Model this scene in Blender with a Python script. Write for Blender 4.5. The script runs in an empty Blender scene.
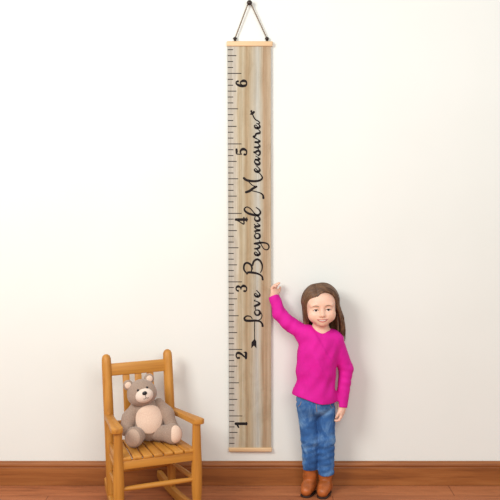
import bpy, bmesh, math, random
import numpy as np
from mathutils import Vector, Matrix
from mathutils.bvhtree import BVHTree

scene = bpy.context.scene
COL = scene.collection
random.seed(7)
R = math.radians

# ------------------------------------------------------------------ materials
def lin(r, g, b):
    f = lambda v: (v/255)/12.92 if v/255 <= .04045 else ((v/255+.055)/1.055)**2.4
    return (f(r), f(g), f(b), 1)

class NT:
    def __init__(self, name):
        self.m = bpy.data.materials.new(name); self.m.use_nodes = True
        self.t = self.m.node_tree; self.b = self.t.nodes['Principled BSDF']
    def n(self, typ, **kw):
        nd = self.t.nodes.new(typ)
        for k, v in kw.items():
            if k in nd.inputs: nd.inputs[k].default_value = v
            else: setattr(nd, k, v)
        return nd
    def l(self, a, ao, b, bi): self.t.links.new(a.outputs[ao], b.inputs[bi])
    def coords(self, scale, loc=(0, 0, 0)):
        tc = self.n('ShaderNodeTexCoord'); mp = self.n('ShaderNodeMapping')
        mp.inputs['Scale'].default_value = scale; mp.inputs['Location'].default_value = loc
        self.l(tc, 'Object', mp, 'Vector'); return mp
    def noise(self, scale_vec, scale=1, detail=4, rough=.55, dist=0, loc=(0, 0, 0)):
        mp = self.coords(scale_vec, loc)
        nz = self.n('ShaderNodeTexNoise', Scale=scale, Detail=detail, Roughness=rough, Distortion=dist)
        self.l(mp, 'Vector', nz, 'Vector'); return nz
    def ramp(self, src, stops, out='Fac'):
        r = self.n('ShaderNodeValToRGB')
        e = r.color_ramp.elements
        while len(e) < len(stops): e.new(.5)
        for el, (p, c) in zip(e, stops): el.position = p; el.color = c
        self.l(src, out, r, 'Fac'); return r
    def mix(self, a, ao, b, bo, fac=.5, mode='MIX', fsrc=None):
        m = self.n('ShaderNodeMix'); m.data_type = 'RGBA'; m.blend_type = mode
        m.inputs['Factor'].default_value = fac
        if fsrc is not None: self.t.links.new(fsrc, m.inputs['Factor'])
        self.t.links.new(a.outputs[ao], m.inputs['A']); self.t.links.new(b.outputs[bo], m.inputs['B'])
        return m
    def bump(self, src, out='Fac', strength=.2, distance=.002):
        b = self.n('ShaderNodeBump', Strength=strength, Distance=distance)
        self.l(src, out, b, 'Height'); self.l(b, 'Normal', self.b, 'Normal'); return b
    def set(self, **kw):
        for k, v in kw.items(): self.b.inputs[k.replace('_', ' ')].default_value = v
        return self

def mixout(m):  # colour output of a RGBA mix node
    return [i for i, o in enumerate(m.outputs) if o.type == 'RGBA'][0]

def plain(name, rgb, rough=.5, vary=.06, nscale=60, bump=0, **kw):
    t = NT(name); nz = t.noise((1, 1, 1), nscale, 5)
    c = lin(*rgb)
    lo = tuple(max(0, v*(1-vary*2)) for v in c[:3])+(1,); hi = tuple(min(1, v*(1+vary*2)) for v in c[:3])+(1,)
    r = t.ramp(nz, [(.3, lo), (.7, hi)]); t.l(r, 'Color', t.b, 'Base Color')
    t.set(Roughness=rough)
    if bump: t.bump(nz, strength=bump)
    for k, v in kw.items(): t.b.inputs[k.replace('_', ' ')].default_value = v
    return t.m

def wood(name, axis, dark, mid, light, fine=260, rough=.5):
    s = [34, 34, 34]; s[axis] = 2.2
    t = NT(name); nz = t.noise(tuple(s), 1, 6, .6, .4)
    r = t.ramp(nz, [(.25, lin(*dark)), (.5, lin(*mid)), (.75, lin(*light))])
    s2 = [fine]*3; s2[axis] = 7
    n2 = t.noise(tuple(s2), 1, 3)
    r2 = t.ramp(n2, [(.3, (.72, .68, .62, 1)), (.6, (1, 1, 1, 1))])
    m = t.mix(r, 'Color', r2, 'Color', .35, 'MULTIPLY')
    t.t.links.new(m.outputs[mixout(m)], t.b.inputs['Base Color'])
    t.bump(n2, strength=.08, distance=.001); t.set(Roughness=rough)
    return t.m

M = {}
OAK = ((168, 106, 36), (198, 134, 50), (214, 154, 70))
for i, a in enumerate('xyz'): M['oak_'+a] = wood('honey_oak_'+a, i, *OAK)
M['pine'] = wood('pale_pine', 0, (214, 172, 122), (229, 192, 146), (238, 208, 168))
M['dark_metal'] = plain('dark_bronze', (58, 46, 40), .4, Metallic=.6)
M['ink'] = plain('printed_ink', (22, 13, 13), .9)
M['cord'] = plain('twine', (140, 120, 100), .9, .2, 500, .5)

def mat_wall():
    t = NT('cream_wall_paint'); nz = t.noise((1, 1, 1), 180, 6, .6)
    n2 = t.noise((1, 1, 1), 1.4, 3)
    r = t.ramp(n2, [(.3, lin(235, 237, 230)), (.7, lin(239, 241, 235))])
    t.l(r, 'Color', t.b, 'Base Color'); t.bump(nz, strength=.05, distance=.001); t.set(Roughness=.75)
    return t.m
def mat_floor():
    t = NT('red_brown_laminate')
    mp = t.coords((1, 1, 1), (.35, .02, 0))
    br = t.n('ShaderNodeTexBrick'); br.offset = .43
    for k, v in dict(Scale=1.0, Color1=lin(190, 122, 80), Color2=lin(174, 105, 66), Mortar=lin(116, 62, 38)).items(): br.inputs[k].default_value = v
    br.inputs['Mortar Size'].default_value = .0016; br.inputs['Brick Width'].default_value = 1.25; br.inputs['Row Height'].default_value = .125
    t.l(mp, 'Vector', br, 'Vector')
    nz = t.noise((2.6, 24, 1), 1, 7, .66, 1.6)
    r = t.ramp(nz, [(.3, (.48, .40, .34, 1)), (.5, (.90, .86, .83, 1)), (.72, (1.15, 1.12, 1.1, 1))])
    m = t.mix(br, 'Color', r, 'Color', .8, 'MULTIPLY')
    t.t.links.new(m.outputs[mixout(m)], t.b.inputs['Base Color'])
    t.set(Roughness=.42); t.bump(br, 'Fac', .15, .001)
    return t.m
M['wall'] = mat_wall(); M['floor'] = mat_floor()
M['base'] = wood('chestnut_baseboard', 0, (116, 62, 24), (156, 93, 44), (176, 112, 60), rough=.4)

def mat_panel():
    t = NT('printed_wood_grain_canvas')
    def math_(op, a, b=None, c=None):
        nd = t.n('ShaderNodeMath'); nd.operation = op
        for k, v in enumerate((a, b, c)):
            if v is None: continue
            if isinstance(v, (int, float)): nd.inputs[k].default_value = v
            else: t.t.links.new(v, nd.inputs[k])
        return nd.outputs[0]
    mp = t.coords((1, 1, 1)); sx = t.n('ShaderNodeSeparateXYZ'); t.l(mp, 'Vector', sx, 'Vector')
    X, Z = sx.outputs['X'], sx.outputs['Z']
    # broad tan / grey planking across the width, wandering with height
    wob = t.noise((7, 1, 1.5), 1, 4); xw = math_('ADD', X, math_('MULTIPLY', math_('SUBTRACT', wob.outputs['Fac'], .5), .05))
    mr = t.n('ShaderNodeMapRange'); mr.inputs['From Min'].default_value = -.098; mr.inputs['From Max'].default_value = .096
    t.t.links.new(xw, mr.inputs['Value'])
    st = t.ramp(mr, [(0, lin(182, 178, 168)), (.14, lin(192, 185, 172)), (.2, lin(206, 198, 180)), (.26, lin(184, 168, 138)), (.34, lin(192, 181, 156)), (.42, lin(172, 149, 116)), (.5, lin(184, 167, 138)), (.6, lin(188, 180, 162)), (.68, lin(190, 189, 180)), (.75, lin(192, 184, 164)), (.82, lin(174, 147, 117)), (.9, lin(182, 159, 130)), (1, lin(188, 170, 146))], 'Result')
    nz = t.noise((105, 1, 2.4), 1, 6, .7, .8)
    r = t.ramp(nz, [(.25, (.74, .68, .6, 1)), (.45, (.96, .94, .9, 1)), (.6, (1.04, 1.05, 1.06, 1)), (.75, (.92, .84, .74, 1))])
    m = t.mix(st, 'Color', r, 'Color', .9, 'MULTIPLY')
    n2 = t.noise((420, 1, 7), 1, 4, .7)
    r2 = t.ramp(n2, [(.3, (.74, .70, .66, 1)), (.6, (1.03, 1.03, 1.03, 1))])
    m2 = t.mix(m, 0, r2, 'Color', .6, 'MULTIPLY'); t.t.links.new(m.outputs[mixout(m)], m2.inputs['A'])
    n5 = t.noise((16, 1, 7), 1, 5, .7, 1.2); r5 = t.ramp(n5, [(.3, (.84, .81, .77, 1)), (.5, (1, 1, 1, 1)), (.7, (1.06, 1.06, 1.06, 1))])
    m2b = t.mix(m2, 0, r5, 'Color', .8, 'MULTIPLY'); t.t.links.new(m2.outputs[mixout(m2)], m2b.inputs['A']); m2 = m2b
    # pale curving growth rings
    mpw = t.coords((7, 1, .55), (.2, 0, .1)); wv = t.n('ShaderNodeTexWave', Scale=2.0, Distortion=9, Detail=1); wv.inputs['Detail Scale'].default_value = .5
    t.l(mpw, 'Vector', wv, 'Vector')
    rw = t.ramp(wv, [(0, (1.12, 1.12, 1.10, 1)), (.06, (1, 1, 1, 1)), (.94, (1, 1, 1, 1)), (1, (.88, .85, .82, 1))])
    m3 = t.mix(m2, 0, rw, 'Color', .9, 'MULTIPLY'); t.t.links.new(m2.outputs[mixout(m2)], m3.inputs['A'])
    # printed inch marks along the left edge, longer at every third, sixth and twelfth inch
    u = math_('DIVIDE', math_('SUBTRACT', Z, 0.0177-.158), .0254); k = math_('ROUND', u)
    near = math_('LESS_THAN', math_('ABSOLUTE', math_('SUBTRACT', u, k)), .076)
    L = .024
    for n_, ln in ((3, .038), (6, .045), (12, .060)):
        hit = math_('LESS_THAN', math_('PINGPONG', k, n_/2) if False else math_('ABSOLUTE', math_('SUBTRACT', math_('DIVIDE', k, n_), math_('ROUND', math_('DIVIDE', k, n_)))), .01)
        L = math_('MAXIMUM', L, math_('MULTIPLY', hit, ln))
    edge = math_('ADD', math_('MULTIPLY', Z, -.00196), -.0977+.00196*1.806)
    inl = math_('LESS_THAN', math_('SUBTRACT', X, edge), L)
    rng = math_('MULTIPLY', math_('GREATER_THAN', k, 6.5), math_('LESS_THAN', k, 76.5))
    ink = math_('MULTIPLY', math_('MULTIPLY', near, inl), rng)
    m4 = t.n('ShaderNodeMix'); m4.data_type = 'RGBA'; t.t.links.new(ink, m4.inputs['Factor']); t.t.links.new(m3.outputs[mixout(m3)], m4.inputs['A']); m4.inputs['B'].default_value = lin(34, 26, 25)
    t.t.links.new(m4.outputs[mixout(m4)], t.b.inputs['Base Color'])
    t.set(Roughness=.8)
    return t.m
M['panel'] = mat_panel()

# ------------------------------------------------------------------ objects
def tag(o, label=None, cat=None, group=None, kind=None):
    for k, v in (('label', label), ('category', cat), ('group', group), ('kind', kind)):
        if v: o[k] = v
    return o
def link(name, me, m, parent=None, smooth=True, loc=None):
    o = bpy.data.objects.new(name, me); COL.objects.link(o)
    if m: me.materials.append(m)
    if smooth and len(me.polygons): me.polygons.foreach_set('use_smooth', [True]*len(me.polygons))
    if parent: o.parent = parent
    if loc: o.location = loc
    return o
def empty(name, loc, rz=0):
    o = bpy.data.objects.new(name, None); COL.objects.link(o); o.location = loc; o.rotation_euler = (0, 0, rz)
    o.empty_display_size = .05; return o

class MB:
    """collects shapes and links them as one mesh object"""
    def __init__(self): self.v = []; self.f = []
    def add(self, vs, fs):
        k = len(self.v); self.v += [tuple(p) for p in vs]; self.f += [tuple(i+k for i in f) for f in fs]
    def box(self, c, s, bevel=.003, rot=None, seg=2):
        bm = bmesh.new(); bmesh.ops.create_cube(bm, size=1)
        for v in bm.verts: v.co = Vector((v.co.x*s[0], v.co.y*s[1], v.co.z*s[2]))
        if bevel: bmesh.ops.bevel(bm, geom=list(bm.edges), offset=min(bevel, min(s)*.45), segments=seg, profile=.5, affect='EDGES')
        mt = Matrix.Translation(Vector(c)) @ (rot.to_4x4() if rot else Matrix())
        bm.transform(mt); self.bm(bm)
    def bm(self, bm):
        bm.verts.index_update()
        self.add([v.co.copy() for v in bm.verts], [[v.index for v in f.verts] for f in bm.faces]); bm.free()
    def bar(self, a, b, w, h, bevel=.004, up=(0, 0, 1)):
        """a bevelled bar from a to b, width w (sideways), height h (along up)"""
        a, b = Vector(a), Vector(b); d = (b-a); L = d.length; d.normalize()
        s = d.cross(Vector(up)).normalized(); u = s.cross(d)
        rot = Matrix((s, d, u)).transposed()
        self.box((a+b)/2, (w, L, h), bevel, rot)
    def prism(self, poly, z0, z1, plane='xy', bevel=0):
        """extrude polygon; plane xy extrudes z, xz extrudes y, yz extrudes x"""
        mp = {'xy': lambda p, t: (p[0], p[1], t), 'xz': lambda p, t: (p[0], t, p[1]), 'yz': lambda p, t: (t, p[0], p[1])}[plane]
        bm = bmesh.new()
        A = [bm.verts.new(mp(p, z0)) for p in poly]; B = [bm.verts.new(mp(p, z1)) for p in poly]
        n = len(poly)
        bm.faces.new(A); bm.faces.new(B[::-1])
        for i in range(n): bm.faces.new((A[i], B[i], B[(i+1) % n], A[(i+1) % n]))
        bmesh.ops.recalc_face_normals(bm, faces=list(bm.faces))
        if bevel: bmesh.ops.bevel(bm, geom=list(bm.edges), offset=bevel, segments=2, profile=.5, affect='EDGES', clamp_overlap=True)
        self.bm(bm)
    def tube(self, pts, rad, seg=10, cap=True, flat=1.0):
        pts = [Vector(p) for p in pts]; n = len(pts)
        rad = rad if hasattr(rad, '__len__') else [rad]*n
        k0 = len(self.v); T0 = (pts[1]-pts[0]).normalized()
        N = T0.orthogonal().normalized()
        for i, p in enumerate(pts):
            T = (pts[min(i+1, n-1)]-pts[max(i-1, 0)]).normalized()
            N = (N-T*N.dot(T)).normalized(); B = T.cross(N)
            for j in range(seg):
                a = 2*math.pi*j/seg
                self.v.append(tuple(p+(N*math.cos(a)+B*math.sin(a)*flat)*rad[i]))
        for i in range(n-1):
            for j in range(seg):
                q = (j+1) % seg
                self.f.append((k0+i*seg+j, k0+i*seg+q, k0+(i+1)*seg+q, k0+(i+1)*seg+j))
        if cap:
            self.f.append(tuple(k0+j for j in range(seg))[::-1]); self.f.append(tuple(k0+(n-1)*seg+j for j in range(seg)))
    def ball(self, c, r, u=20, w=14, rot=None):
        bm = bmesh.new(); bmesh.ops.create_uvsphere(bm, u_segments=u, v_segments=w, radius=1)
        r = r if hasattr(r, '__len__') else (r,)*3
        for v in bm.verts: v.co = Vector((v.co.x*r[0], v.co.y*r[1], v.co.z*r[2]))
        bm.transform(Matrix.Translation(Vector(c)) @ (rot.to_4x4() if rot else Matrix())); self.bm(bm)
    def mesh(self, name):
        me = bpy.data.meshes.new(name); me.from_pydata(self.v, [], self.f); me.validate(); me.update(); return me
    def build(self, name, m, parent=None, smooth=True, auto=None):
        me = self.mesh(name); o = link(name, me, m, parent, smooth)
        if auto and smooth:
            me.set_sharp_from_angle(angle=R(auto))
        return o

def spline(pts, sub=8):
    """Catmull-Rom through tuples of any width"""
    P = [np.array(p, float) for p in pts]; P = [2*P[0]-P[1]]+P+[2*P[-1]-P[-2]]; out = []
    for i in range(1, len(P)-2):
        for k in range(sub):
            t = k/sub; a, b, c, d = P[i-1:i+3]
            out.append(.5*(2*b+(c-a)*t+(2*a-5*b+4*c-d)*t*t+(3*b-a-3*c+d)*t**3))
    out.append(P[-2]); return out

# ------------------------------------------------------------------ implicit modelling (smooth unions -> surface nets)
def V3(p): return np.array(p, np.float32)
def sd_ell(c, r, rot=None):
    c, r = V3(c), V3(r); rm = np.array(rot, np.float32) if rot is not None else None
    def f(P):
        p = P-c
        if rm is not None: p = p @ rm
        q = p/r; k0 = np.sqrt((q*q).sum(-1)); q = q/r; k1 = np.sqrt((q*q).sum(-1))+1e-9
        return k0*(k0-1)/k1
    e = float(max(r)); return f, c-e, c+e
def sd_cone(a, b, ra, rb, cut=None):
    a, b = V3(a), V3(b); ab = b-a; L2 = float((ab*ab).sum())+1e-12
    def f(P):
        p = P-a; t = np.clip((p @ ab)/L2, 0, 1)
        d = np.sqrt(((p-t[..., None]*ab)**2).sum(-1))-(ra+(rb-ra)*t)
        if cut == 'b': d = np.maximum(d, ((P-b) @ ab)/math.sqrt(L2))
        return d
    m = max(ra, rb); return f, np.minimum(a, b)-m, np.maximum(a, b)+m
class Field:
    def __init__(self, lo, hi, h):
        self.lo = V3(lo); self.h = h; self.n = np.ceil((V3(hi)-self.lo)/h).astype(int)+1
        self.D = np.full(self.n, .05, np.float32)
    def region(self, lo, hi, pad):
        a = np.clip(np.floor((lo-pad-self.lo)/self.h).astype(int), 0, self.n); b = np.clip(np.ceil((hi+pad-self.lo)/self.h).astype(int)+1, 0, self.n)
        ax = [self.lo[i]+self.h*np.arange(a[i], b[i], dtype=np.float32) for i in range(3)]
        P = np.stack(np.meshgrid(*ax, indexing='ij'), -1)
        return (slice(a[0], b[0]), slice(a[1], b[1]), slice(a[2], b[2])), P
    def add(self, prim, k=.004, op='u'):
        f, lo, hi = prim; s, P = self.region(lo, hi, k*1.5+self.h*4)
        if P.size == 0: return self
        d = f(P).astype(np.float32); D = self.D[s]
        if op == 'u':
            hh = np.maximum(k-np.abs(D-d), 0)/k; self.D[s] = np.minimum(D, d)-hh*hh*k*.25
        elif op == 's':
            d = -d; hh = np.maximum(k-np.abs(D-d), 0)/k; self.D[s] = np.maximum(D, d)+hh*hh*k*.25
        return self
    def chain(self, pts, k=.004, join=.004, cut=False):
        """pts: (x, y, z, r); a tapered limb"""
        for i in range(len(pts)-1):
            a, b = pts[i], pts[i+1]
            self.add(sd_cone(a[:3], b[:3], a[3], b[3], 'b' if cut and i == len(pts)-2 else None), k if i == 0 else join)
        return self
    def whole(self, fn):
        s, P = self.region(self.lo, self.lo+self.h*(self.n-1), 0); self.D = fn(self.D, P).astype(np.float32); return self
    def mesh(self, name):
        D = self.D; n = np.array(D.shape); ins = D < 0
        cnt = np.zeros(n-1, np.int8)
        for dx in (0, 1):
            for dy in (0, 1):
                for dz in (0, 1): cnt += ins[dx:n[0]-1+dx, dy:n[1]-1+dy, dz:n[2]-1+dz]
        act = np.argwhere((cnt > 0) & (cnt < 8)); idx = np.full(n-1, -1, np.int32); idx[tuple(act.T)] = np.arange(len(act))
        acc = np.zeros((len(act), 3)); num = np.zeros(len(act))
        C = [np.array((i, j, k)) for i in (0, 1) for j in (0, 1) for k in (0, 1)]
        for a in C:
            for ax in range(3):
                if a[ax]: continue
                b = a.copy(); b[ax] = 1
                va = D[tuple((act+a).T)]; vb = D[tuple((act+b).T)]
                m = (va < 0) != (vb < 0); t = np.where(m, va/np.where(m, va-vb, 1), 0)
                p = act+a+t[:, None]*(b-a); acc += p*m[:, None]; num += m
        V = self.lo+self.h*(acc/num[:, None]); F = []
        for ax in range(3):
            u, w = (ax+1) % 3, (ax+2) % 3
            s0 = [slice(None)]*3; s1 = [slice(None)]*3; s0[ax] = slice(0, -1); s1[ax] = slice(1, None)
            A = ins[tuple(s0)]; E = np.argwhere(A != ins[tuple(s1)])
            E = E[(E[:, u] > 0) & (E[:, w] > 0) & (E[:, u] < n[u]-1) & (E[:, w] < n[w]-1)]
            q = []
            for du, dw in ((-1, -1), (0, -1), (0, 0), (-1, 0)):
                e = E.copy(); e[:, u] += du; e[:, w] += dw; q.append(idx[tuple(e.T)])
            q = np.stack(q, 1); fl = ~A[tuple(E.T)]; q[fl] = q[fl][:, ::-1]; F.append(q)
        F = np.concatenate(F)
        me = bpy.data.meshes.new(name); me.from_pydata(V.tolist(), [], F.tolist()); me.update(); return me
def field_obj(F, name, m, parent, origin=(0, 0, 0)):
    me = F.mesh(name)
    return link(name, me, m, parent)
SLOGAN = [[(20.6,512.1,3.1),(20.1,557.4,3.1),(20.5,598.1,3.1)],[(9.8,608.0,3.1),(2.7,618.0,4.0),(-13.4,620.7,5.3),(-25.0,611.7,6.6),(-19.6,600.8,8.8),(0.0,599.0,9.3),(26.8,599.9,8.0),(45.6,595.4,6.6),(54.5,584.5,7.1),(56.3,575.5,8.4)],[(31.3,599.5,3.1),(47.3,607.1,3.5),(53.6,622.9,3.5),(47.3,638.7,3.1)],[(20.5,636.0,6.0),(25.9,626.1,6.0),(37.5,625.2,7.1),(44.2,634.2,8.4),(40.1,645.1,6.2),(28.5,647.3,3.3),(20.5,640.5,3.3),(21.4,635.1,3.3)],[(28.1,646.0,3.3),(23.2,655.0,3.3),(24.1,661.7,3.3)],[(22.3,662.2,3.3),(20.5,665.8,6.2),(31.2,669.4,9.3),(41.9,675.7,8.8),(38.3,682.0,5.3),(25.8,687.8,3.3),(20.1,689.2,4.9),(22.3,693.7,3.3)],[(35.6,703.6,3.3),(32.1,716.2,3.3),(24.9,722.5,3.3),(19.6,718.0,4.4),(24.9,709.9,7.5),(35.6,708.5,9.3),(43.2,714.4,8.0),(40.5,723.4,4.4),(29.4,735.9,3.3)],[(56.5,784.4,7.1),(53.3,798.3,6.2),(40.0,808.6,6.6),(17.8,814.8,8.4),(-7.1,816.6,8.4),(-13.3,810.4,6.2)],[(-13.3,810.4,5.3),(-26.6,829.1,6.2),(-24.9,851.5,7.1),(-13.3,859.5,7.5),(2.7,851.5,7.1),(8.9,835.4,6.6),(6.2,822.9,4.4)],[(11.5,848.8,6.2),(16.9,865.8,7.1),(31.1,875.1,8.0),(45.3,867.6,7.1),(54.2,847.9,5.7),(52.4,827.4,4.0),(46.2,816.6,3.5)],[(35.5,889.0,3.3),(31.9,901.4,3.3),(24.8,907.7,3.3),(19.5,903.2,4.4),(24.8,895.2,7.5),(35.5,893.9,9.3),(43.0,899.7,8.0),(40.3,908.6,4.4),(29.3,920.1,3.3)],[(20.4,921.9,4.9),(34.6,923.7,8.4),(42.5,930.8,7.5),(37.2,938.8,3.3),(22.1,944.2,5.3)],[(20.4,945.1,7.1),(37.2,947.7,8.4),(57.6,949.5,6.6),(77.1,944.2,5.7),(84.2,930.8,5.3),(77.1,918.4,4.4),(62.9,921.0,4.0),(51.4,937.1,3.5),(41.6,958.4,3.5)],[(20.4,978.8,6.0),(25.7,969.1,6.0),(37.2,968.6,7.5),(43.8,977.0,8.0),(39.8,987.7,6.2),(28.3,989.9,3.3),(20.4,983.3,3.3),(21.2,977.9,3.3)],[(27.4,988.6,3.3),(23.9,995.7,3.3),(22.1,1000.1,3.3)],[(21.2,1000.1,5.7),(31.8,1002.8,8.4),(42.5,1004.6,8.0),(30.1,1009.0,3.3),(20.8,1017.0,5.3),(27.4,1021.4,8.4),(38.9,1022.3,8.4),(42.9,1026.7,4.9),(31.8,1035.6,3.3)],[(36.7,1022.3,7.1),(23.9,1025.8,3.3),(19.5,1030.3,4.0)],[(23.0,1065.7,3.3),(20.8,1053.3,4.9),(30.0,1045.3,8.4),(41.1,1048.8,8.8),(41.5,1059.5,5.7),(30.9,1067.4,3.3)],[(38.9,1071.0,8.0),(20.3,1071.8,8.8),(-3.5,1077.6,8.4),(-21.2,1088.6,7.1),(-24.3,1100.1,5.3),(-13.2,1107.2,4.4),(2.6,1099.2,4.0),(20.3,1078.9,4.0),(33.6,1071.0,6.2),(45.9,1080.7,6.6),(41.5,1093.9,4.9),(27.4,1105.4,3.5)],[(59.1,1146.8,8.0),(56.4,1160.0,6.2),(43.2,1169.7,4.0),(17.6,1176.8,3.5),(4.4,1179.4,3.5)],[(-17.6,1172.4,8.4),(-2.6,1177.6,9.3),(13.2,1189.1,8.8),(28.2,1197.0,7.5)],[(28.2,1197.0,4.4),(11.4,1202.3,3.5),(-4.4,1217.2,3.5),(-13.2,1226.8,3.5)],[(-26.8,1233.9,8.4),(-14.1,1225.1,8.8),(15.0,1220.7,8.4),(42.2,1224.2,7.5),(54.1,1234.7,5.7),(48.4,1247.9,4.0),(37.8,1259.3,3.5)],[(35.2,1257.5,3.3),(31.6,1269.8,3.3),(24.6,1275.9,3.3),(19.3,1271.5,4.4),(24.6,1263.7,7.5),(35.2,1262.3,9.3),(42.6,1268.0,8.0),(40.0,1276.8,4.4),(29.0,1287.3,3.3)],[(22.0,1314.4,3.3),(20.6,1303.9,4.9),(29.9,1294.3,8.4),(40.9,1296.0,8.4),(41.3,1304.8,5.3),(28.1,1314.4,3.3),(21.1,1316.2,5.7),(32.5,1314.4,8.4),(41.3,1317.9,8.0),(36.0,1324.0,3.3),(26.3,1330.1,3.3)],[(37.7,1331.9,3.3),(25.5,1341.5,3.3),(16.7,1347.6,4.9),(24.6,1348.5,7.1),(33.3,1353.7,8.4),(42.1,1351.1,7.5),(43.9,1341.5,6.2),(38.6,1334.5,6.6)],[(40.4,1351.9,3.3),(36.0,1362.4,3.3),(22.8,1371.1,3.3)],[(20.6,1369.4,6.2),(32.5,1368.5,8.4),(42.1,1373.7,8.0),(37.7,1383.3,3.3),(27.2,1390.3,3.3),(20.6,1392.0,6.2),(33.3,1391.2,8.4),(42.1,1395.5,7.5),(35.9,1402.5,3.3)],[(33.3,1404.2,3.3),(18.4,1412.0,5.3),(15.8,1415.5,7.5),(22.8,1419.0,6.6),(26.3,1426.8,6.2),(33.3,1429.4,8.0),(42.0,1431.2,7.5),(43.8,1437.2,4.4),(38.5,1444.2,3.3)],[(35.0,1447.7,3.3),(31.5,1459.8,3.3),(24.5,1465.9,3.3),(19.3,1461.6,4.4),(24.5,1453.7,7.5),(35.0,1452.4,9.3),(42.4,1458.1,8.0),(39.8,1466.8,4.4),(28.9,1473.7,3.3)],[(32.8,1471.1,3.5),(42.0,1473.7,4.0),(37.6,1481.5,4.4),(24.5,1489.3,4.4),(15.7,1501.4,4.4),(10.5,1515.3,4.0)]]
MARKS = [[(21.5,518.4),(28.2,505.3),(28.7,474.8),(17.5,486.6),(5.4,474.8),(7.2,503.0)],[(11.4,1508.4),(21.8,1520.5),(20.1,1526.5),(14.9,1527.4),(10.5,1522.2),(9.6,1529.1),(3.5,1530.9),(0.9,1524.8),(4.4,1518.7),(-1.7,1511.8)]]
DIGITS = {'1':[[(-51.5,112.0,5.5),(-56.0,121.0,6.5),(-61.0,127.5,8)],[(-63.5,128.8,10.5),(-38.8,128.8,10.5),(-17.0,128.8,10.5)],[(-15.5,123.0,4),(-15.5,134.6,4)]],'2':[[(-49.6,430.8,8.4),(-56.6,430.8,6.4),(-62.1,440.0,4.5),(-58.6,451.2,7.4),(-49.6,453.2,9.9),(-37.5,447.1,7.4),(-25.5,435.9,5.0),(-16.0,428.7,4.5)],[(-18.0,428.7,7.9),(-18.0,441.0,8.9),(-18.0,454.2,7.9),(-26.5,456.3,3.5)]],'3':[[(-53.2,733.8,7.4),(-60.7,738.8,4.5),(-61.2,747.9,5.4),(-53.2,753.9,9.4),(-43.3,749.9,5.9),(-40.3,740.8,3.5)],[(-40.3,740.8,3.5),(-38.3,750.9,5.9),(-28.3,756.4,9.9),(-17.3,750.9,5.9),(-14.8,740.8,4.0),(-19.3,732.8,5.9),(-25.3,732.8,7.9)]],'4':[[(-61.8,1051.1,4.5),(-44.9,1041.2,4.0),(-28.1,1031.7,4.5),(-27.1,1045.1,5.0),(-27.1,1061.0,5.0)],[(-62.7,1051.6,8.9),(-38.0,1051.6,9.9),(-14.7,1051.6,9.9)],[(-14.7,1043.1,3.5),(-14.7,1060.0,3.5)]],'5':[[(-59.3,1360.0,7.4),(-58.4,1350.2,7.9),(-58.4,1340.5,4.5),(-47.6,1339.0,3.5),(-37.7,1338.5,4.0)],[(-37.7,1338.5,4.0),(-42.6,1348.3,5.0),(-37.7,1358.0,8.4),(-27.9,1361.0,9.9),(-17.1,1355.1,6.4),(-14.6,1345.3,4.0),(-18.1,1337.5,5.9),(-24.0,1337.5,8.4)]],'6':[[(-53.1,1654.6,7.9),(-59.4,1651.7,5.0),(-58.9,1644.0,5.9),(-47.2,1636.8,8.9),(-31.6,1634.4,9.9),(-18.9,1637.3,7.9),(-14.5,1645.9,4.5),(-18.9,1654.6,7.9),(-28.7,1657.0,9.4),(-39.4,1652.7,5.9),(-41.4,1645.0,3.5),(-33.6,1637.3,4.0)]]}
# ------------------------------------------------------------------ the setting
def structure(name, mb, m, auto=None):
    o = mb.build(name, m, None, smooth=auto is not None, auto=auto); o['kind'] = 'structure'; return o
b = MB(); b.box((0, .05, 1.4), (5.2, .1, 3.0), 0); structure('wall_back', b, M['wall'])
b = MB(); b.box((0, -2.2, -.05), (5.2, 4.6, .1), 0); structure('floor', b, M['floor'])
# baseboard: flat board, a groove, then a rounded cap moulding
prof = [(0, 0), (-.018, 0), (-.018, .079), (-.0145, .081), (-.0135, .084), (-.0165, .087), (-.0185, .091), (-.0185, .097), (-.016, .103), (-.011, .107), (-.008, .110), (0, .110)]
b = MB(); b.prism([(y, z) for y, z in prof], -2.6, 2.6, 'yz'); structure('baseboard_back', b, M['base'], 25)

# ------------------------------------------------------------------ the hook in the wall
b = MB(); b.ball((-.0022, -.024, 2.146), (.0115, .009, .0115)); b.tube([(-.0022, .0, 2.144), (-.0022, -.02, 2.144)], .0045)
tag(b.build('wall_hook', M['dark_metal']), 'small dark round hook in the wall at the top that the growth chart hangs from', 'hook')

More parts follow.
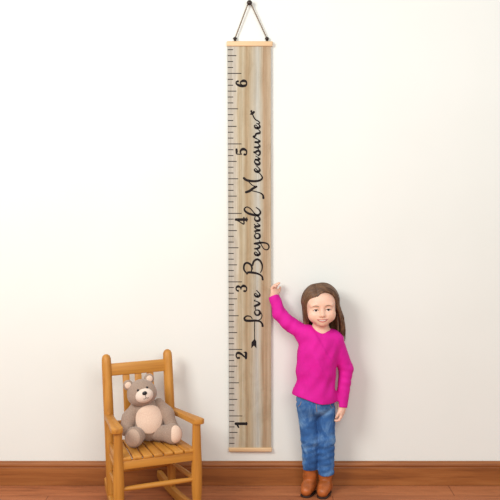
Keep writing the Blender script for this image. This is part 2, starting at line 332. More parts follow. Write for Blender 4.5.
# ------------------------------------------------------------------ the growth chart
chart = empty('growth_chart', (0, 0, .158))
tag(chart, 'tall wood-grain growth chart ruler hanging on the cream wall between chair and girl', 'growth chart')
YF = -.014
xl = lambda z: -.0977+.0035*(1.806-z)/1.79; xr = lambda z: .0911+.0053*(1.806-z)/1.79
b = MB(); z0, z1 = .010, 1.812
b.prism([(xl(z0), z0), (xr(z0), z0), (xr(z1), z1), (xl(z1), z1)], YF, YF+.005, 'xz'); b.build('panel', M['panel'], chart, smooth=False)
for za, zb, xa, xb in ((1.8045, 1.826, -.1011, .0985), (0, .0185, -.0969, .0996)):
    b = MB(); b.box(((xa+xb)/2, -.012, (za+zb)/2), (xb-xa, .019, zb-za), .004, seg=3); b.build('rail', M['pine'], chart, auto=40)
def ribbon(b, pts, y, sub=8):
    P = spline(pts, sub) if len(pts) > 2 else [np.array(p, float) for p in pts]
    n = len(P); vs = []; fs = []
    for i, p in enumerate(P):
        d = P[min(i+1, n-1)][:2]-P[max(i-1, 0)][:2]; d = d/(np.linalg.norm(d)+1e-9); nn = np.array((-d[1], d[0])); w = p[2]/2
        for s in (1, -1): q = p[:2]+s*nn*w; vs.append((q[0]/1000, y, q[1]/1000))
    for i in range(n-1): fs.append((2*i, 2*i+1, 2*i+3, 2*i+2))
    for i, c in ((0, 1), (n-1, -1)):                      # round ends
        p = P[i]; k = len(vs); m = 10
        vs += [((p[0]+math.cos(2*math.pi*j/m)*p[2]/2)/1000, y+.00004, (p[1]+math.sin(2*math.pi*j/m)*p[2]/2)/1000) for j in range(m)]
        fs.append(tuple(range(k, k+m)))
    b.add(vs, fs)
for i0, i1 in ((0, 7), (7, 19), (19, 31)):                     # the three words, one part each
    b = MB()
    for i in range(i0, i1): ribbon(b, [(x, z, w*1.22) for x, z, w in SLOGAN[i]], YF-.0006-.00001*i)
    if i0 == 0: b.add([(x/1000, YF-.0006, z/1000) for x, z in MARKS[0]], [tuple(range(len(MARKS[0])))])
    b.build('slogan_word', M['ink'], chart, smooth=False)
b = MB(); b.add([(x/1000, YF-.0006, z/1000) for x, z in MARKS[1]], [tuple(range(len(MARKS[1])))]); b.build('heart_mark', M['ink'], chart, smooth=False)
for k, ss in DIGITS.items():
    b = MB()
    for i, s in enumerate(ss): ribbon(b, [(x, z, w*1.25) for x, z, w in s], YF-.0006-.00001*i)
    b.build('numeral', M['ink'], chart, smooth=False)
for x in (-.0651, .0737):
    b = MB(); b.ball((x, -.0115, 1.838), (.0088, .008, .0068)); b.tube([(x, -.0115, 1.82), (x, -.0115, 1.836)], .005); b.build('cord_peg', M['dark_metal'], chart)
b = MB()
for s in (-1, 1):
    for ph in (0, math.pi):
        a = Vector((-.0651 if s < 0 else .0737, -.0115, 1.838)); e = Vector((-.0022+s*.006, -.016, 1.986)); pts = []
        for i in range(61):
            t = i/60; p = a.lerp(e, t); an = t*60+ph
            pts.append(p+Vector((math.cos(an)*.0016, math.sin(an)*.0016, 0)))
        b.tube(pts, .0017, 6)
b.tube([(-.0022+math.cos(a)*.0085, -.016, 1.9865+math.sin(a)*.0085) for a in [math.pi*j/12 for j in range(13)]], .0024, 6)
b.build('hanging_cord', M['cord'], chart)
# ------------------------------------------------------------------ the rocking chair (front is -y)
chair = empty('rocking_chair', (-.469, -.2, 0), R(22.66))
tag(chair, "child's honey oak rocking chair with slatted seat at the left by the wall", 'rocking chair')
def back_y(z): return .128*max(0, z-.25)
OX, OY, OZ = M['oak_x'], M['oak_y'], M['oak_z']
WB, WF, DF, ZS = .136, .165, -.25, .288
def rocker_z(y):  # underside of the curved rocker, touching the floor below the seat
    return .0+.62*(y+.12)**2
for s in (-1, 1):
    b = MB(); zz = [.045, .06, .2, .3, .45, .6, .628, .64, .646]; rr = [.015, .018, .0205, .021, .021, .0205, .0195, .015, .006]
    b.tube([(s*WB, back_y(z), z) for z in zz], rr, 20); b.build('back_post', OZ, chair, auto=50)
    b = MB(); zz = [.045, .06, .1, .15, .2, .27, .32, .36, .39]; rr = [.014, .0175, .021, .0225, .0225, .020, .0185, .0175, .017]
    b.tube([(s*WF, DF, z) for z in zz], rr, 20); b.build('front_leg', OZ, chair, auto=50)
    # arm: a flat board, wider and rounded at the front
    b = MB(); o = [(-.018, .02), (.018, .02), (.019, -.1), (.023, -.2), (.025, -.252), (.022, -.268), (.010, -.277), (-.010, -.277), (-.022, -.268), (-.025, -.252), (-.022, -.2), (-.018, -.1)]
    bm_ = MB(); bm_.prism(o, -.011, .011, 'xy', .004)
    sh = (WF-WB)/.25
    b.add([(s*(WB+.004)+x+s*sh*(-y), y, .386+z+(-y)*.062) for x, y, z in bm_.v], bm_.f); b.build('arm', OY, chair, auto=40)
    # side stretchers
    for z, r_ in ((.152, .0105), (.232, .0105)):
        b = MB(); b.tube([Vector((s*WB, 0, z)).lerp(Vector((s*WF, DF, z)), t) for t in (0, .1, .3, .5, .7, .9, 1)], [r_*.75, r_*.85, r_, r_*1.05, r_, r_*.85, r_*.75], 12); b.build('side_stretcher', OY, chair)
    b = MB(); b.bar((s*(WB-.002), 0, .262), (s*(WF-.002), DF, .262), .018, .036); b.build('side_rail', OY, chair, auto=40)
    # rocker
    ys = [.135-i*(.135+.40)/24 for i in range(25)]
    v = []; f = []
    b = MB(); hw = .0115
    for i, y in enumerate(ys):
        x = s*(WB+(WF-WB)*(-y/.25)); z = rocker_z(y); hh = .042 if 0 < i < 24 else .030
        dz = .006 if i in (0, 24) else 0
        ring = [(-hw, .004), (-hw+.004, 0), (hw-.004, 0), (hw, .004), (hw, hh-.004), (hw-.004, hh), (-hw+.004, hh), (-hw, hh-.004)]
        v += [(x+p, y, z+dz+q) for p, q in ring]
    for i in range(24):
        for j in range(8): f.append((i*8+j, i*8+(j+1) % 8, i*8+8+(j+1) % 8, i*8+8+j))
    f += [tuple(range(8))[::-1], tuple(range(192, 200))]
    b.add(v, f); b.build('rocker', OY, chair, auto=40)
b = MB(); b.bar((-WF, DF, .256), (WF, DF, .256), .018, .036); b.build('front_rail', OX, chair, auto=40)
b = MB(); b.bar((-WB, 0, .262), (WB, 0, .262), .018, .036); b.build('rear_rail', OX, chair, auto=40)
for nm, y, w, z in (('front_stretcher', DF, WF, .157), ('rear_stretcher', 0, WB, .148)):
    b = MB(); b.tube([(w*t, y, z) for t in (-1, -.9, -.5, 0, .5, .9, 1)], [.0075, .0085, .0105, .011, .0105, .0085, .0075], 12); b.build(nm, OX, chair)
n = 7
for i in range(n):
    t0 = -1+2*i/n; t1 = -1+2*(i+1)/n; wb, wf = WB-.014, WF-.012; g = .0026
    prof = [(t0*wb+g, -.018), (t1*wb-g, -.018), (t1*wf-g, DF-.010), (t0*wf+g, DF-.010)]
    bm = bmesh.new()
    A = [bm.verts.new((x, y, ZS-.016)) for x, y in prof]; B = [bm.verts.new((x, y, ZS)) for x, y in prof]
    bm.faces.new(A[::-1]); bm.faces.new(B)
    for k in range(4): bm.faces.new((A[k], A[(k+1) % 4], B[(k+1) % 4], B[k]))
    bmesh.ops.recalc_face_normals(bm, faces=list(bm.faces))
    bmesh.ops.bevel(bm, geom=list(bm.edges), offset=.0055, segments=3, profile=.5, affect='EDGES')
    b = MB(); b.bm(bm); b.build('seat_slat', OY, chair, auto=40)
# crest rail, lower back rail and the three back slats
def rail(nm, z0, z1, w):
    b = MB(); zc = (z0+z1)/2; lean = Vector((0, .128, 1)).normalized()
    b.bar((-w, back_y(zc), zc), (w, back_y(zc), zc), .02, z1-z0, .005, up=lean); b.build(nm, OX, chair, auto=40)
rail('crest_rail', .553, .605, WB); rail('lower_back_rail', .336, .362, WB)
for x in (-.0535, 0, .0535):
    b = MB(); b.bar((x, back_y(.345), .345), (x, back_y(.57), .57), .030, .011, .003, up=(0, -1, .128)); b.build('back_slat', OZ, chair, auto=40)
# ------------------------------------------------------------------ the teddy bear on the seat
def fur(name, a, b_, sc=240):
    t = NT(name); nz = t.noise((1, 1, 1), sc, 6, .7); r = t.ramp(nz, [(.3, lin(*a)), (.7, lin(*b_))])
    t.l(r, 'Color', t.b, 'Base Color'); t.bump(nz, strength=.55, distance=.0025)
    t.set(Roughness=.95); t.b.inputs['Sheen Weight'].default_value = .25; t.b.inputs['Sheen Roughness'].default_value = .5
    return t.m
M['taupe'] = fur('taupe_plush', (142, 118, 102), (178, 154, 136))
M['cream'] = fur('cream_plush', (222, 190, 166), (240, 214, 192))
M['muzzle'] = fur('pale_plush', (220, 198, 180), (240, 222, 206))
M['taupe_pad'] = fur('beige_plush', (180, 152, 132), (206, 178, 156))
M['nose'] = plain('black_stitching', (24, 20, 22), .35)
bear = empty('teddy_bear', (-.430, -.272, .289), R(6))
tag(bear, 'plush taupe teddy bear with cream belly sitting on the rocking chair', 'teddy bear')
H = .0028
tors = sd_ell((0, .004, .082), (.068, .058, .084))
neckp = sd_ell((-.012, .002, .15), (.045, .042, .035))
F = Field((-.12, -.12, -.01), (.12, .12, .22), H).add(tors).add(neckp, .03); field_obj(F, 'torso', M['taupe'], bear)
F2 = Field((-.12, -.12, -.01), (.12, .12, .22), H).add(tors).add(neckp, .03)
def belly(D, P):
    reg = np.sqrt(((P[..., 0]-.004)/.056)**2+((P[..., 2]-.104)/.060)**2)-1
    return np.maximum(np.maximum(D-.0035, reg*.05), P[..., 1]+.01)
F2.whole(belly); field_obj(F2, 'belly_patch', M['cream'], bear)
HR = Matrix.Rotation(R(-13), 3, 'Y') @ Matrix.Rotation(R(14), 3, 'Z') @ Matrix.Rotation(R(-4), 3, 'X')
hc = Vector((-.027, -.012, .214))
hp = lambda x, y, z: tuple(hc+HR @ Vector((x, y, z)))
hrot = [list(r) for r in HR]
F = Field((-.13, -.11, .13), (.08, .09, .30), H)
F.add(sd_ell(hp(0, 0, 0), (.060, .054, .053), hrot)).add(sd_ell(hp(0, -.012, -.016), (.058, .046, .036), hrot), .02)
bh = field_obj(F, 'head', M['taupe'], bear)
for s in (-1, 1):
    F = Field((-.13, -.09, .2), (.08, .09, .30), .0022)
    F.add(sd_ell(hp(s*.046, .004, .043), (.022, .012, .022), hrot)); F.add(sd_ell(hp(s*.047, -.013, .044), (.013, .008, .013), hrot), .003, 's')
    field_obj(F, 'ear', M['taupe'], bh)
    b = MB(); b.ball(hp(s*.0465, -.0035, .0435), (.0145, .006, .0145), rot=HR); b.build('inner_ear', M['cream'], bh)
    b = MB(); b.ball(hp(s*.0195, -.0475, .0185), .0052); b.build('eye', M['nose'], bh)
F = Field((-.1, -.12, .15), (.07, .02, .28), .0022).add(sd_ell(hp(0, -.046, -.010), (.038, .027, .030), hrot)); field_obj(F, 'muzzle', M['muzzle'], bh)
b = MB(); b.ball(hp(0, -.0715, .003), (.0105, .0065, .0082), rot=HR); b.build('nose', M['nose'], bh)
b = MB(); b.tube([hp(0, -.0725, -.004), hp(0, -.0725, -.016)], .0011, 6)
for s in (-1, 1): b.tube([hp(s*x, -.0725+x*.22, -.016-.004*math.sin(x/.014*math.pi)) for x in (0, .004, .008, .012)], .0011, 6)
b.build('mouth', M['nose'], bh)
for pts in ([(-.048, .004, .152, .023), (-.078, -.012, .105, .027), (-.094, -.036, .062, .027)], [(.046, .004, .158, .023), (.078, .0, .115, .027), (.098, -.018, .068, .026)]):
    F = Field((-.15, -.1, .0), (.15, .08, .22), H).chain(pts, join=.02); field_obj(F, 'arm', M['taupe'], bear)
for s, tip, dr in ((-1, (-.058, -.092, .044), (-.28, -.92, .28)), (1, (.106, -.066, .046), (.27, -.92, .22))):
    d = Vector(dr).normalized(); t_ = Vector(tip)
    rm = d.to_track_quat('-Y', 'Z').to_matrix(); rl = [list(r) for r in rm]
    F = Field((-.16, -.17, -.006), (.18, .07, .12), H)
    F.chain([(s*.038, -.015, .038, .034), (*(t_*.7+Vector((s*.038, -.015, .038))*.3), .034)]); F.add(sd_ell(tip, (.037, .026, .041), rl), .025)
    F.whole(lambda D, P: np.maximum(D, .001-P[..., 2]))
    lg = field_obj(F, 'leg', M['taupe'], bear)
    G = Field((-.16, -.17, -.006), (.18, .07, .12), H).add(sd_ell(t_+d*.0045, (.0345, .0245, .0385), rl))
    c_ = np.array(t_+d*.005, np.float32); dd = np.array(d, np.float32)
    G.whole(lambda D, P: np.maximum(np.maximum(D, -((P-c_) @ dd)), .001-P[..., 2]))
    field_obj(G, 'foot_pad', M['cream'] if s > 0 else M['taupe_pad'] if 'taupe_pad' in M else M['cream'], lg)
# ------------------------------------------------------------------ the girl
def skin_mat():
    t = NT('skin'); nz = t.noise((1, 1, 1), 22, 4); r = t.ramp(nz, [(.3, lin(234, 186, 160)), (.7, lin(242, 198, 174))])
    t.l(r, 'Color', t.b, 'Base Color'); t.set(Roughness=.5)
    t.b.inputs['Subsurface Weight'].default_value = .12; t.b.inputs['Subsurface Radius'].default_value = (.012, .005, .003); t.b.inputs['Subsurface Scale'].default_value = .6
    return t.m
def hair_mat():
    t = NT('brown_hair'); nz = t.noise((26, 220, 14), 1, 5, .6); r = t.ramp(nz, [(.3, lin(66, 42, 26)), (.5, lin(98, 67, 43)), (.7, lin(132, 96, 66))])
    t.l(r, 'Color', t.b, 'Base Color'); t.bump(nz, strength=.3, distance=.002); t.set(Roughness=.42); return t.m
def knit_mat():
    t = NT('magenta_jersey'); nz = t.noise((1, 1, 1), 26, 4); r = t.ramp(nz, [(.3, lin(208, 0, 144)), (.7, lin(222, 2, 156))])
    n2 = t.noise((1, 1, .55), 30, 3, .5, .8)
    t.l(r, 'Color', t.b, 'Base Color'); t.bump(n2, strength=.55, distance=.006); t.set(Roughness=.8)
    t.b.inputs['Sheen Weight'].default_value = 0; return t.m
def denim_mat():
    t = NT('washed_blue_denim'); nz = t.noise((14, 14, 9), 1, 5, .6, .6); r = t.ramp(nz, [(.28, lin(26, 68, 122)), (.5, lin(50, 102, 164)), (.72, lin(124, 170, 216))])
    n3 = t.noise((700, 700, 500), 1, 2); r3 = t.ramp(n3, [(.35, (.82, .84, .88, 1)), (.65, (1.06, 1.05, 1.04, 1))])
    m = t.mix(r, 'Color', r3, 'Color', .5, 'MULTIPLY'); t.t.links.new(m.outputs[mixout(m)], t.b.inputs['Base Color'])
    n2 = t.noise((14, 14, 24), 1, 4, .5, .6); t.bump(n2, strength=.3, distance=.006); t.set(Roughness=.85); return t.m
M['skin'] = skin_mat(); M['hair'] = hair_mat(); M['knit'] = knit_mat(); M['denim'] = denim_mat()
M['boot'] = plain('tan_leather', (172, 92, 40), .42, .18, 26, .25)
M['sole'] = plain('dark_rubber', (52, 30, 22), .6)
M['stitch'] = plain('tan_stitching', (190, 150, 96), .8)
M['lip'] = plain('rose_lips', (200, 104, 100), .45)
M['brow'] = plain('brown_brow_hair', (128, 94, 70), .7)
M['white'] = plain('eye_white', (236, 230, 226), .25, .01)
M['iris'] = plain('dark_iris', (46, 30, 22), .2)
M['tooth'] = plain('teeth', (240, 234, 224), .3, .01)

GY = .02
girl = empty('person', (.29, -.135+GY, 0))
tag(girl, 'smiling girl in magenta top and blue jeans raising one hand beside the growth chart', 'person')
G0 = Vector((.29, -.135, 0))
def field(lo, hi, h): return Field(lo, hi, h)
def gobj(F, name, m, parent=None):
    me = F.mesh(name); me.transform(Matrix.Translation(-G0)); return link(name, me, m, parent or girl)
def gmb(b, name, m, parent=None):
    me = b.mesh(name); me.transform(Matrix.Translation(-G0)); return link(name, me, m, parent or girl)

HC = Vector((.306, -.150, .8435)); HROT = Matrix.Rotation(R(-3), 3, 'Y') @ Matrix.Rotation(R(-3), 3, 'X')
hl = [list(r) for r in HROT]
h_ = lambda x, y, z: tuple(HC+HROT @ Vector((x, y, z)))
def add_head(F):
    E = lambda c, r, k=.02, op='u': F.add(sd_ell(h_(*c), r, hl), k, op)
    E((0, .010, .017), (.0655, .078, .0660), .01)
    E((0, -.018, -.028), (.055, .058, .056), .03)
    E((0, -.036, .020), (.054, .040, .038), .02)
    for s in (-1, 1):
        E((s*.031, -.048, -.037), (.026, .025, .026), .022)
        E((s*.060, .014, -.012), (.008, .013, .018), .006)
    E((0, -.056, -.070), (.020, .018, .014), .02)
    E((0, -.062, -.052), (.024, .014, .014), .016)            # mouth mound
    for s in (-1, 1): E((s*.0265, -.084, -.009), (.0175, .018, .0115), .014, 's')
    for s in (-1, 1): E((s*.0265, -.062, .008), (.020, .010, .006), .014)   # brow ridge
    for s in (-1, 1):
        F.add(sd_cone(h_(s*.024, -.074, -.037), h_(s*.031, -.064, -.054), .0004, .0004), .009, 's') if False else None   # smile folds
    F.add(sd_cone(h_(0, -.070, -.006), h_(0, -.0795, -.030), .0058, .0078), .012)
    E((0, -.083, -.0335), (.0085, .0085, .0075), .006)
    for s in (-1, 1):
        E((s*.0088, -.0755, -.035), (.0062, .0078, .0058), .005)
        E((s*.0048, -.083, -.0405), (.0028, .004, .0022), .002, 's')
    for s in (-1, 1):                                            # lids around the eyeballs
        E((s*.0265, -.0585, -.0095), (.0165, .0150, .0128), .004)
        F.add(sd_cone(h_(s*.0265-.0105, -.0725, -.0120), h_(s*.0265+.0105, -.0725, -.0120), .0026, .0026), .0015, 's')
        F.add(sd_cone(h_(s*.0265-.005, -.0755, -.0112), h_(s*.0265+.005, -.0755, -.0112), .0032, .0032), .0015, 's')
    # mouth opening of the smile
    pts = [h_(x, -.0775+14*x*x, -.0560+10*x*x) for x in (-.021, -.0105, 0, .0105, .021)]
    for a, c in zip(pts, pts[1:]): F.add(sd_cone(a, c, .0026, .0026), .003, 's')

WR = Vector((.1065, -.062, .867))
HN = Vector((.80, -.58, .05)).normalized(); HU = Vector((.06, 0, 1)).normalized(); HA = HU.cross(HN).normalized(); HU = HN.cross(HA).normalized()
if HA.x < 0: HA = -HA
def add_hand(F, wr, up, nrm, side, curls, ln=1.0, tcurl=.3):
    """palm + five fingers; up = finger direction, nrm = palm normal, side = towards the thumb"""
    W = lambda u, n, a: tuple(wr+up*u+nrm*n+side*a)
    F.chain([(*W(-.03, 0, 0), .0165), (*W(.004, 0, 0), .0150), (*W(.016, 0, .0), .0150)], .01, .01)
    rot = Matrix((side, nrm, up)).transposed(); rl = [list(r) for r in rot]
    F.add(sd_ell(W(.024, .001, 0), (.0215, .0115, .0240), rl), .008)
    F.add(sd_ell(W(.018, .006, .011), (.0105, .0095, .0170), rl), .008)       # ball of the thumb
    for i, (off, L) in enumerate(((.0160, .90), (.0055, 1.0), (-.0052, .94), (-.0152, .76))):
        ang = 0; p = wr+up*.040+side*off; fan = off*5.0; pts = [(*(wr+up*.024+side*off*.8), .0068), (*p, .0064)]
        for seg, dg in zip((.0165, .0115, .0095), curls[i]):
            ang += R(dg); d = (up*math.cos(ang)+nrm*math.sin(ang)+side*fan*.35*math.cos(ang)).normalized(); p = p+d*seg*L*ln
            pts.append((*p, .0062-.0006*(len(pts)-1)))
        F.chain(pts, .003, .0012)
    p0 = wr+up*.012+side*.012+nrm*.005
    p1 = p0+(up*.70+side*.60+nrm*.35).normalized()*.017; p2 = p1+(up*.92+side*.10+nrm*tcurl).normalized()*.012; p3 = p2+(up*.95-side*.15+nrm*tcurl*1.8).normalized()*.009
    F.chain([(*p0, .0078), (*p1, .0064), (*p2, .0056), (*p3, .0046)], .006, .0015)

BF = field((.06, -.28, .02), (.48, .0, .965), .0019)
def body(F):
    add_head(F)
    F.chain([(.302, -.135, .700, .040), (.308, -.138, .745, .0325), (.307, -.143, .79, .034)], .02, .01)
    F.add(sd_ell((.298, -.145, .650), (.084, .056, .095)), .03).add(sd_ell((.288, -.148, .55), (.080, .062, .11)), .03).add(sd_ell((.285, -.145, .43), (.082, .060, .07)), .03)
    F.chain([(.245, -.14, .708, .030), (.360, -.14, .694, .030)], .03)
    F.chain([(.235, -.138, .716, .029), (.170, -.115, .757, .025), (.131, -.090, .795, .022), (.1065, -.062, .865, .0165)], .02, .012)
    F.chain([(.370, -.14, .692, .029), (.418, -.125, .56, .024), (.401, -.152, .405, .0165)], .02, .008)
    for s, P in ((0, [(.246, -.143, .40, .038), (.262, -.14, .25, .029), (.266, -.127, .15, .020), (.266, -.122, .04, .018)]), (1, [(.331, -.143, .40, .038), (.336, -.14, .25, .029), (.336, -.129, .15, .020), (.335, -.126, .04, .018)])):
        F.chain(P, .02, .01)
    add_hand(F, WR, HU, HN, HA, [(16, 30, 26), (22, 36, 28), (28, 38, 30), (34, 42, 30)], .95)
    up = Vector((-.10, -.12, -1)).normalized(); nr = Vector((-1, .25, .08)); nr = (nr-up*nr.dot(up)).normalized(); sd = up.cross(nr).normalized()
    if sd.y > 0: sd = -sd
    add_hand(F, Vector((.402, -.154, .394)), up, nr, sd, [(24, 36, 26), (28, 40, 28), (32, 42, 30), (36, 44, 30)], .92)
body(BF)
bo = gobj(BF, 'body', M['skin'])
bvh = BVHTree.FromPolygons([v.co+G0 for v in bo.data.vertices], [tuple(p.vertices) for p in bo.data.polygons])
def face(x, z, off=0):
    """point on the face surface in front of head-local (x, z)"""
    o = HC+HROT @ Vector((x, -.2, z)); d = HROT @ Vector((0, 1, 0)); hit = bvh.ray_cast(o, d)
    p = hit[0] if hit[0] else o+d*.13
    return tuple(p-d*off)
# eyes
for s in (-1, 1):
    b = MB(); b.ball(h_(s*.0265, -.0605, -.0108), .0130, 24, 16); e = gmb(b, 'eye', M['white'])
    b = MB(); b.ball(h_(s*.0265+.0003, -.0668, -.0110), (.0082, .0073, .0082), 20, 14, HROT); gmb(b, 'iris', M['iris'], e)
    b = MB(); P = spline([(*face(s*.0265+x, -.0072+dz, .0004), r) for x, dz, r in ((-.0130, -.0052, .0006), (-.007, -.0018, .0014), (0, -.0004, .0017), (.007, -.0018, .0014), (.0130, -.0052, .0006))], 4)
    b.tube([p[:3] for p in P], [p[3] for p in P], 6); gmb(b, 'eyelashes', M['iris'], e)
    b = MB(); P = spline([(*face(s*x, z, .0002), r) for x, z, r in ((.013, .0050, .0009), (.021, .0072, .0015), (.030, .0078, .0014), (.041, .0040, .0006))], 5)
    b.tube([p[:3] for p in P], [p[3] for p in P], 8); gmb(b, 'eyebrow', M['brow'])
# lips and teeth of the smile
lz = lambda x: -.0560+10*x*x
b = MB()
for dz, rr in ((.0040, .0018), (-.0050, .0024)):
    xs = (-.0245, -.018, -.009, 0, .009, .018, .0245)
    P = spline([(*face(x, lz(x)+dz*(1-(x/.026)**2), -.0002), rr*(1.05-(x/.0245)**2*.72)) for x in xs], 4)
    b.tube([p[:3] for p in P], [p[3] for p in P], 8)
gmb(b, 'lips', M['lip'])
b = MB()
P = [h_(x, -.0735+12*x*x, lz(x)-.0002) for x in (-.016, -.012, -.008, -.004, 0, .004, .008, .012, .016)]
b.tube(P, [.0022]+[.0030]*7+[.0022], 8); gmb(b, 'teeth', M['tooth'])

# hair: a smooth cap under combed locks
HB = MB()
def skull(phi, y, off):
    rx, ry, rz = .0672+off, .081+off, .0690+off
    k = math.sqrt(max(.02, 1-((y-.010)/ry)**2))
    return Vector((math.sin(phi)*rx*k, y, .017+math.cos(phi)*rz*k))
rnd = random.Random(3)
PART = R(-11)
def lock(s, y0, off, end_z, out, back, r0):
    pts = []; y1 = y0*.52+.014+rnd.uniform(-.005, .005) if y0 < .0 else y0*.9+.010
    ph1 = R(100) if s > 0 else R(98)
    for i in range(9):
        t = i/8; pa = math.asin(max(-.5, -.0135/(.0672*math.sqrt(max(.03, 1-((y0-.010)/.081)**2)))))-s*R(5); ph = pa+(s*ph1-pa)*t; y = y0+(y1-y0)*(t**1.6)
        lift = off+.006*math.sin(min(1, t*2.2)*math.pi/2)
        pts.append(skull(ph, y, lift))
    e = pts[-1]; n = 7
    for i in range(1, n+1):
        t = i/n
        pts.append(Vector((e.x+s*out*math.sin(t*math.pi*.6)+rnd.uniform(-.0012, .0012), e.y+back*t, e.z+(end_z-e.z)*t)))
    rr = [r0*(.6+.4*min(1, i/3)) for i in range(9)]+[r0*(1-.75*((i+1)/n)**2) for i in range(n)]
    P = spline([(*HC+HROT @ p, r) for p, r in zip(pts, rr)], 3)
    HB.tube([p[:3] for p in P], [p[3] for p in P], 7)
for s, NL in ((-1, 64), (1, 70)):
    for i in range(NL):
        t = (i+.5)/NL; y0 = -.066+t*.135
        lay = rnd.uniform(-.001, .006) + (-.0035 if s < 0 else .001)
        if s < 0: ez = -.080-rnd.uniform(0, .028)-.02*t; out = -.003+rnd.uniform(-.006, .003); bk = .036+.014*rnd.random()
        else: ez = -.124-rnd.uniform(0, .036)-.02*t; out = .017+rnd.uniform(-.006, .008); bk = .026+.014*rnd.random()
        lock(s, y0, lay, ez, out, bk, rnd.uniform(.0045, .0068))
for i in range(60):                                             # back of the head
    a = R(-82+164*(i+.5)/60); pts = []
    for j in range(7):
        t = j/6; el = R(80-95*t)
        pts.append(Vector((math.sin(a)*math.cos(el)*.078, .012+math.cos(a)*math.cos(el)*.086, .017+math.sin(el)*.077)))
    e = pts[-1]; ez = -.115-rnd.uniform(0, .045)+(-.01 if a > 0 else .012)
    for j in range(1, 6): pts.append(Vector((e.x*(1-.04*j/5), e.y-.016*j/5, e.z+(ez-e.z)*j/5)))
    P = spline([(*HC+HROT @ p, r) for p, r in zip(pts, [.004]+[.0068]*8+[.006, .004, .0016])], 3)
    HB.tube([p[:3] for p in P], [p[3] for p in P], 7)
hb = gmb(HB, 'hair', M['hair'])
F = field((.2, -.26, .74), (.41, -.03, .97), .003)
F.add(sd_ell(h_(0, .014, .017), (.0712, .082, .0722), hl))
hx = np.array(HROT.inverted(), np.float32); hcn = np.array(HC, np.float32)
def hairline(D, P):
    q = (P-hcn) @ hx.T
    facecut = .056-np.sqrt(((q[..., 0]+.008)/1.0)**2+((q[..., 2]+.030)*.70)**2)
    facecut = np.minimum(facecut, -.005-q[..., 1])
    return np.maximum(np.maximum(D, facecut), np.minimum(-.028-q[..., 2], .05))
F.whole(hairline); gobj(F, 'scalp_hair', M['hair'], hb)

# magenta top
def wave(P, fx, fy, fz, ph): return np.sin(P[..., 0]*fx+P[..., 1]*fy+P[..., 2]*fz+ph)
F = field((.05, -.26, .36), (.50, .0, .93), .0024)
F.add(sd_ell((.298, -.145, .650), (.088, .064, .100))).add(sd_ell((.288, -.148, .56), (.086, .070, .13)), .03).add(sd_ell((.281, -.148, .44), (.098, .078, .10)), .03)
F.chain([(.245, -.14, .710, .0365), (.362, -.14, .694, .0365)], .03)
def folds(D, P):
    d = D+.0024*wave(P, 60, 10, 34, .5)*wave(P, 12, 0, -25, 1.)+.0017*wave(P, 100, 40, -60, 2.)*wave(P, 5, 9, 22, 0)
    # the drape falling from the raised shoulder to the belly: cloth left of the crease stands proud
    q = (P[..., 0]-.268)*.87+(P[..., 2]-.755)*.49; front = P[..., 1] < -.13
    along = np.clip((P[..., 2]-.57)/.06, 0, 1)*np.clip((.78-P[..., 2])/.04, 0, 1)
    d = d-front*along*.0050*(.5-.5*np.tanh(q/.0035))*np.exp(-(np.minimum(q, 0)/.035)**2)
    q2 = (P[..., 0]-.285)*.93+(P[..., 2]-.64)*.37; al2 = np.clip((P[..., 2]-.50)/.05, 0, 1)*np.clip((.68-P[..., 2])/.05, 0, 1)
    return d-front*al2*.0030*(.5-.5*np.tanh(q2/.004))*np.exp(-(np.minimum(q2, 0)/.025)**2)
F.whole(folds)
F.chain([(.237, -.138, .718, .0375), (.170, -.115, .760, .0310), (.131, -.090, .796, .0290), (.1060, -.063, .872, .0240)], .022, .014, cut=True)
F.chain([(.368, -.14, .692, .0380), (.421, -.125, .56, .0310), (.4005, -.152, .396, .0250)], .018, .012, cut=True)
def finish(D, P):
    arm = np.clip((.235-P[..., 0])/.04, 0, 1); D = D+arm*.0013*wave(P, 120, 60, -90, .3)*(.5+.5*wave(P, 20, 0, 14, 0))
    rarm = np.clip((P[..., 0]-.385)/.02, 0, 1); D = D+rarm*.0011*wave(P, 40, 50, 190, .3)*(.5+.5*wave(P, 9, 0, 30, 1))
    hem = (.452-(P[..., 0]-.183)*.17+.006*np.sin(P[..., 0]*34+.5))-P[..., 2]
    hem = np.where(P[..., 0] < .372, hem, np.where(P[..., 0] > .388, -.05, hem))
    return np.maximum(D, hem)
F.whole(finish)
F.add(sd_ell((.313, -.190, .779), (.035, .080, .050)), .004, 's').add(sd_ell((.309, -.140, .783), (.036, .055, .047)), .004, 's')
top = gobj(F, 'long_sleeved_top', M['knit'])
# neckband
tb = BVHTree.FromPolygons([v.co+G0 for v in top.data.vertices], [tuple(p.vertices) for p in top.data.polygons])

# jeans
F = field((.17, -.25, .08), (.41, -.03, .47), .0024)
F.add(sd_ell((.287, -.145, .425), (.085, .068, .075)))
F.chain([(.2490, -.143, .385, .0425), (.262, -.141, .25, .0370), (.267, -.130, .112, .0335)], .02, .012, cut=True)
F.chain([(.3305, -.143, .385, .0440), (.336, -.141, .25, .0375), (.3365, -.130, .089, .0355)], .004, .012, cut=True)
def denim(D, P):
    z = P[..., 2]
    knee = np.exp(-((z-.21)/.05)**2)+.8*np.exp(-((z-.115)/.03)**2)+.35
    return D+knee*(.0011*wave(P, 46, 30, 170, .4)*(.6+.4*wave(P, 60, 0, 30, 2))+.0007*wave(P, -70, 40, 230, 1.2))
F.whole(denim); jn = gobj(F, 'jeans', M['denim'])
jb = BVHTree.FromPolygons([v.co+G0 for v in jn.data.vertices], [tuple(p.vertices) for p in jn.data.polygons])
def onj(x, z, off=.0006):
    hit = jb.ray_cast(Vector((x, -.4, z)), Vector((0, 1, 0))); return tuple(hit[0]+Vector((0, -off, 0))) if hit[0] else None
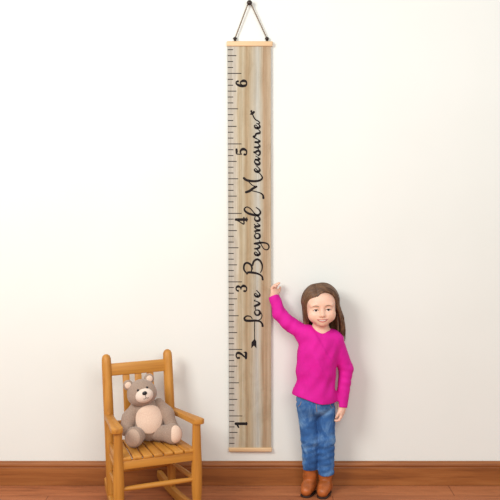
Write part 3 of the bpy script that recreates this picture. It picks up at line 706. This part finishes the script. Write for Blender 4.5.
def seam(name, pts, r=.0009, m='stitch'):
    P = [onj(*p[:2]) for p in [tuple(q) for q in spline(pts, 6)]]; P = [p for p in P if p]
    if len(P) > 2: b = MB(); b.tube(P, r, 6); gmb(b, name, M[m], jn)
seam('fly_seam', [(.285, .44), (.286, .41), (.289, .388)])
seam('pocket_seam', [(.222, .43), (.217, .415), (.208, .402)]); seam('pocket_seam', [(.345, .425), (.352, .408), (.362, .398)])
# boots
for (ax, ay), (tx, ty) in (((.266, -.122), (.247, -.168)), ((.335, -.126), (.318, -.182))):
    F = field((ax-.07, -.25, -.01), (ax+.07, -.02, .14), .0022)
    F.chain([(ax, ay-.004, .155, .0300), (ax-.001, ay, .07, .0275), (ax, ay+.004, .032, .0290)], .01, .012)
    F.chain([(ax, ay+.004, .030, .0285), ((ax+tx)/2, (ay+ty)/2, .034, .0275), (tx, ty, .024, .0245)], .012, .012)
    F.whole(lambda D, P: np.maximum(D+.0012*wave(P, 0, 60, 150, 0)*np.exp(-((P[..., 2]-.07)/.025)**2), .0055-P[..., 2]))
    bt = gobj(F, 'boot', M['boot'])
    F = field((ax-.07, -.25, -.008), (ax+.07, -.02, .03), .0020)
    F.chain([(ax, ay+.004, .006, .0285), ((ax+tx)/2, (ay+ty)/2, .006, .0265), (tx, ty-.001, .006, .0255)], .012, .012)
    F.whole(lambda D, P: np.maximum(np.maximum(D, P[..., 2]-.0075), .0006-P[..., 2])); gobj(F, 'sole', M['sole'], bt)
    b = MB(); pr = [(ax+math.cos(a)*.0305, ay-.001+math.sin(a)*.0305, .083+.008*math.cos(a*2)) for a in [2*math.pi*i/40 for i in range(41)]]
# ------------------------------------------------------------------ camera and light
cam = bpy.data.cameras.new('camera'); cam.sensor_width = 36; cam.lens = 64.8
co = bpy.data.objects.new('camera', cam); COL.objects.link(co)
co.location = (0, -3.986, 1.45); co.rotation_euler = (R(90-5.4), 0, 0); scene.camera = co
cam.clip_end = 50
w = bpy.data.worlds.new('room_daylight'); scene.world = w; w.use_nodes = True
w.node_tree.nodes['Background'].inputs['Color'].default_value = (.97, .985, 1, 1)
w.node_tree.nodes['Background'].inputs['Strength'].default_value = .52
def area(name, loc, aim, size, power, col=(1, 1, 1)):
    l = bpy.data.lights.new(name, 'AREA'); l.shape = 'RECTANGLE'; l.size, l.size_y = size; l.energy = power; l.color = col
    o = bpy.data.objects.new(name, l); COL.objects.link(o); o.location = loc
    o.rotation_euler = (Vector(aim)-Vector(loc)).to_track_quat('-Z', 'Y').to_euler(); return o
area('softbox_lamp', (-2.0, -2.9, 2.7), (0, 0, 1.25), (1.3, 1.3), 84, (1, .99, .955))
area('added_fill', (.7, -3.7, 2.3), (.15, 0, 1.0), (1.8, 1.2), 50, (1, .99, .965))  # unseen fill added near the camera to lighten shadows and even the wall
scene.view_settings.view_transform = 'Standard'; scene.view_settings.look = 'None'
scene.view_settings.exposure = .03; scene.view_settings.gamma = 1; scene.view_settings.use_curve_mapping = False
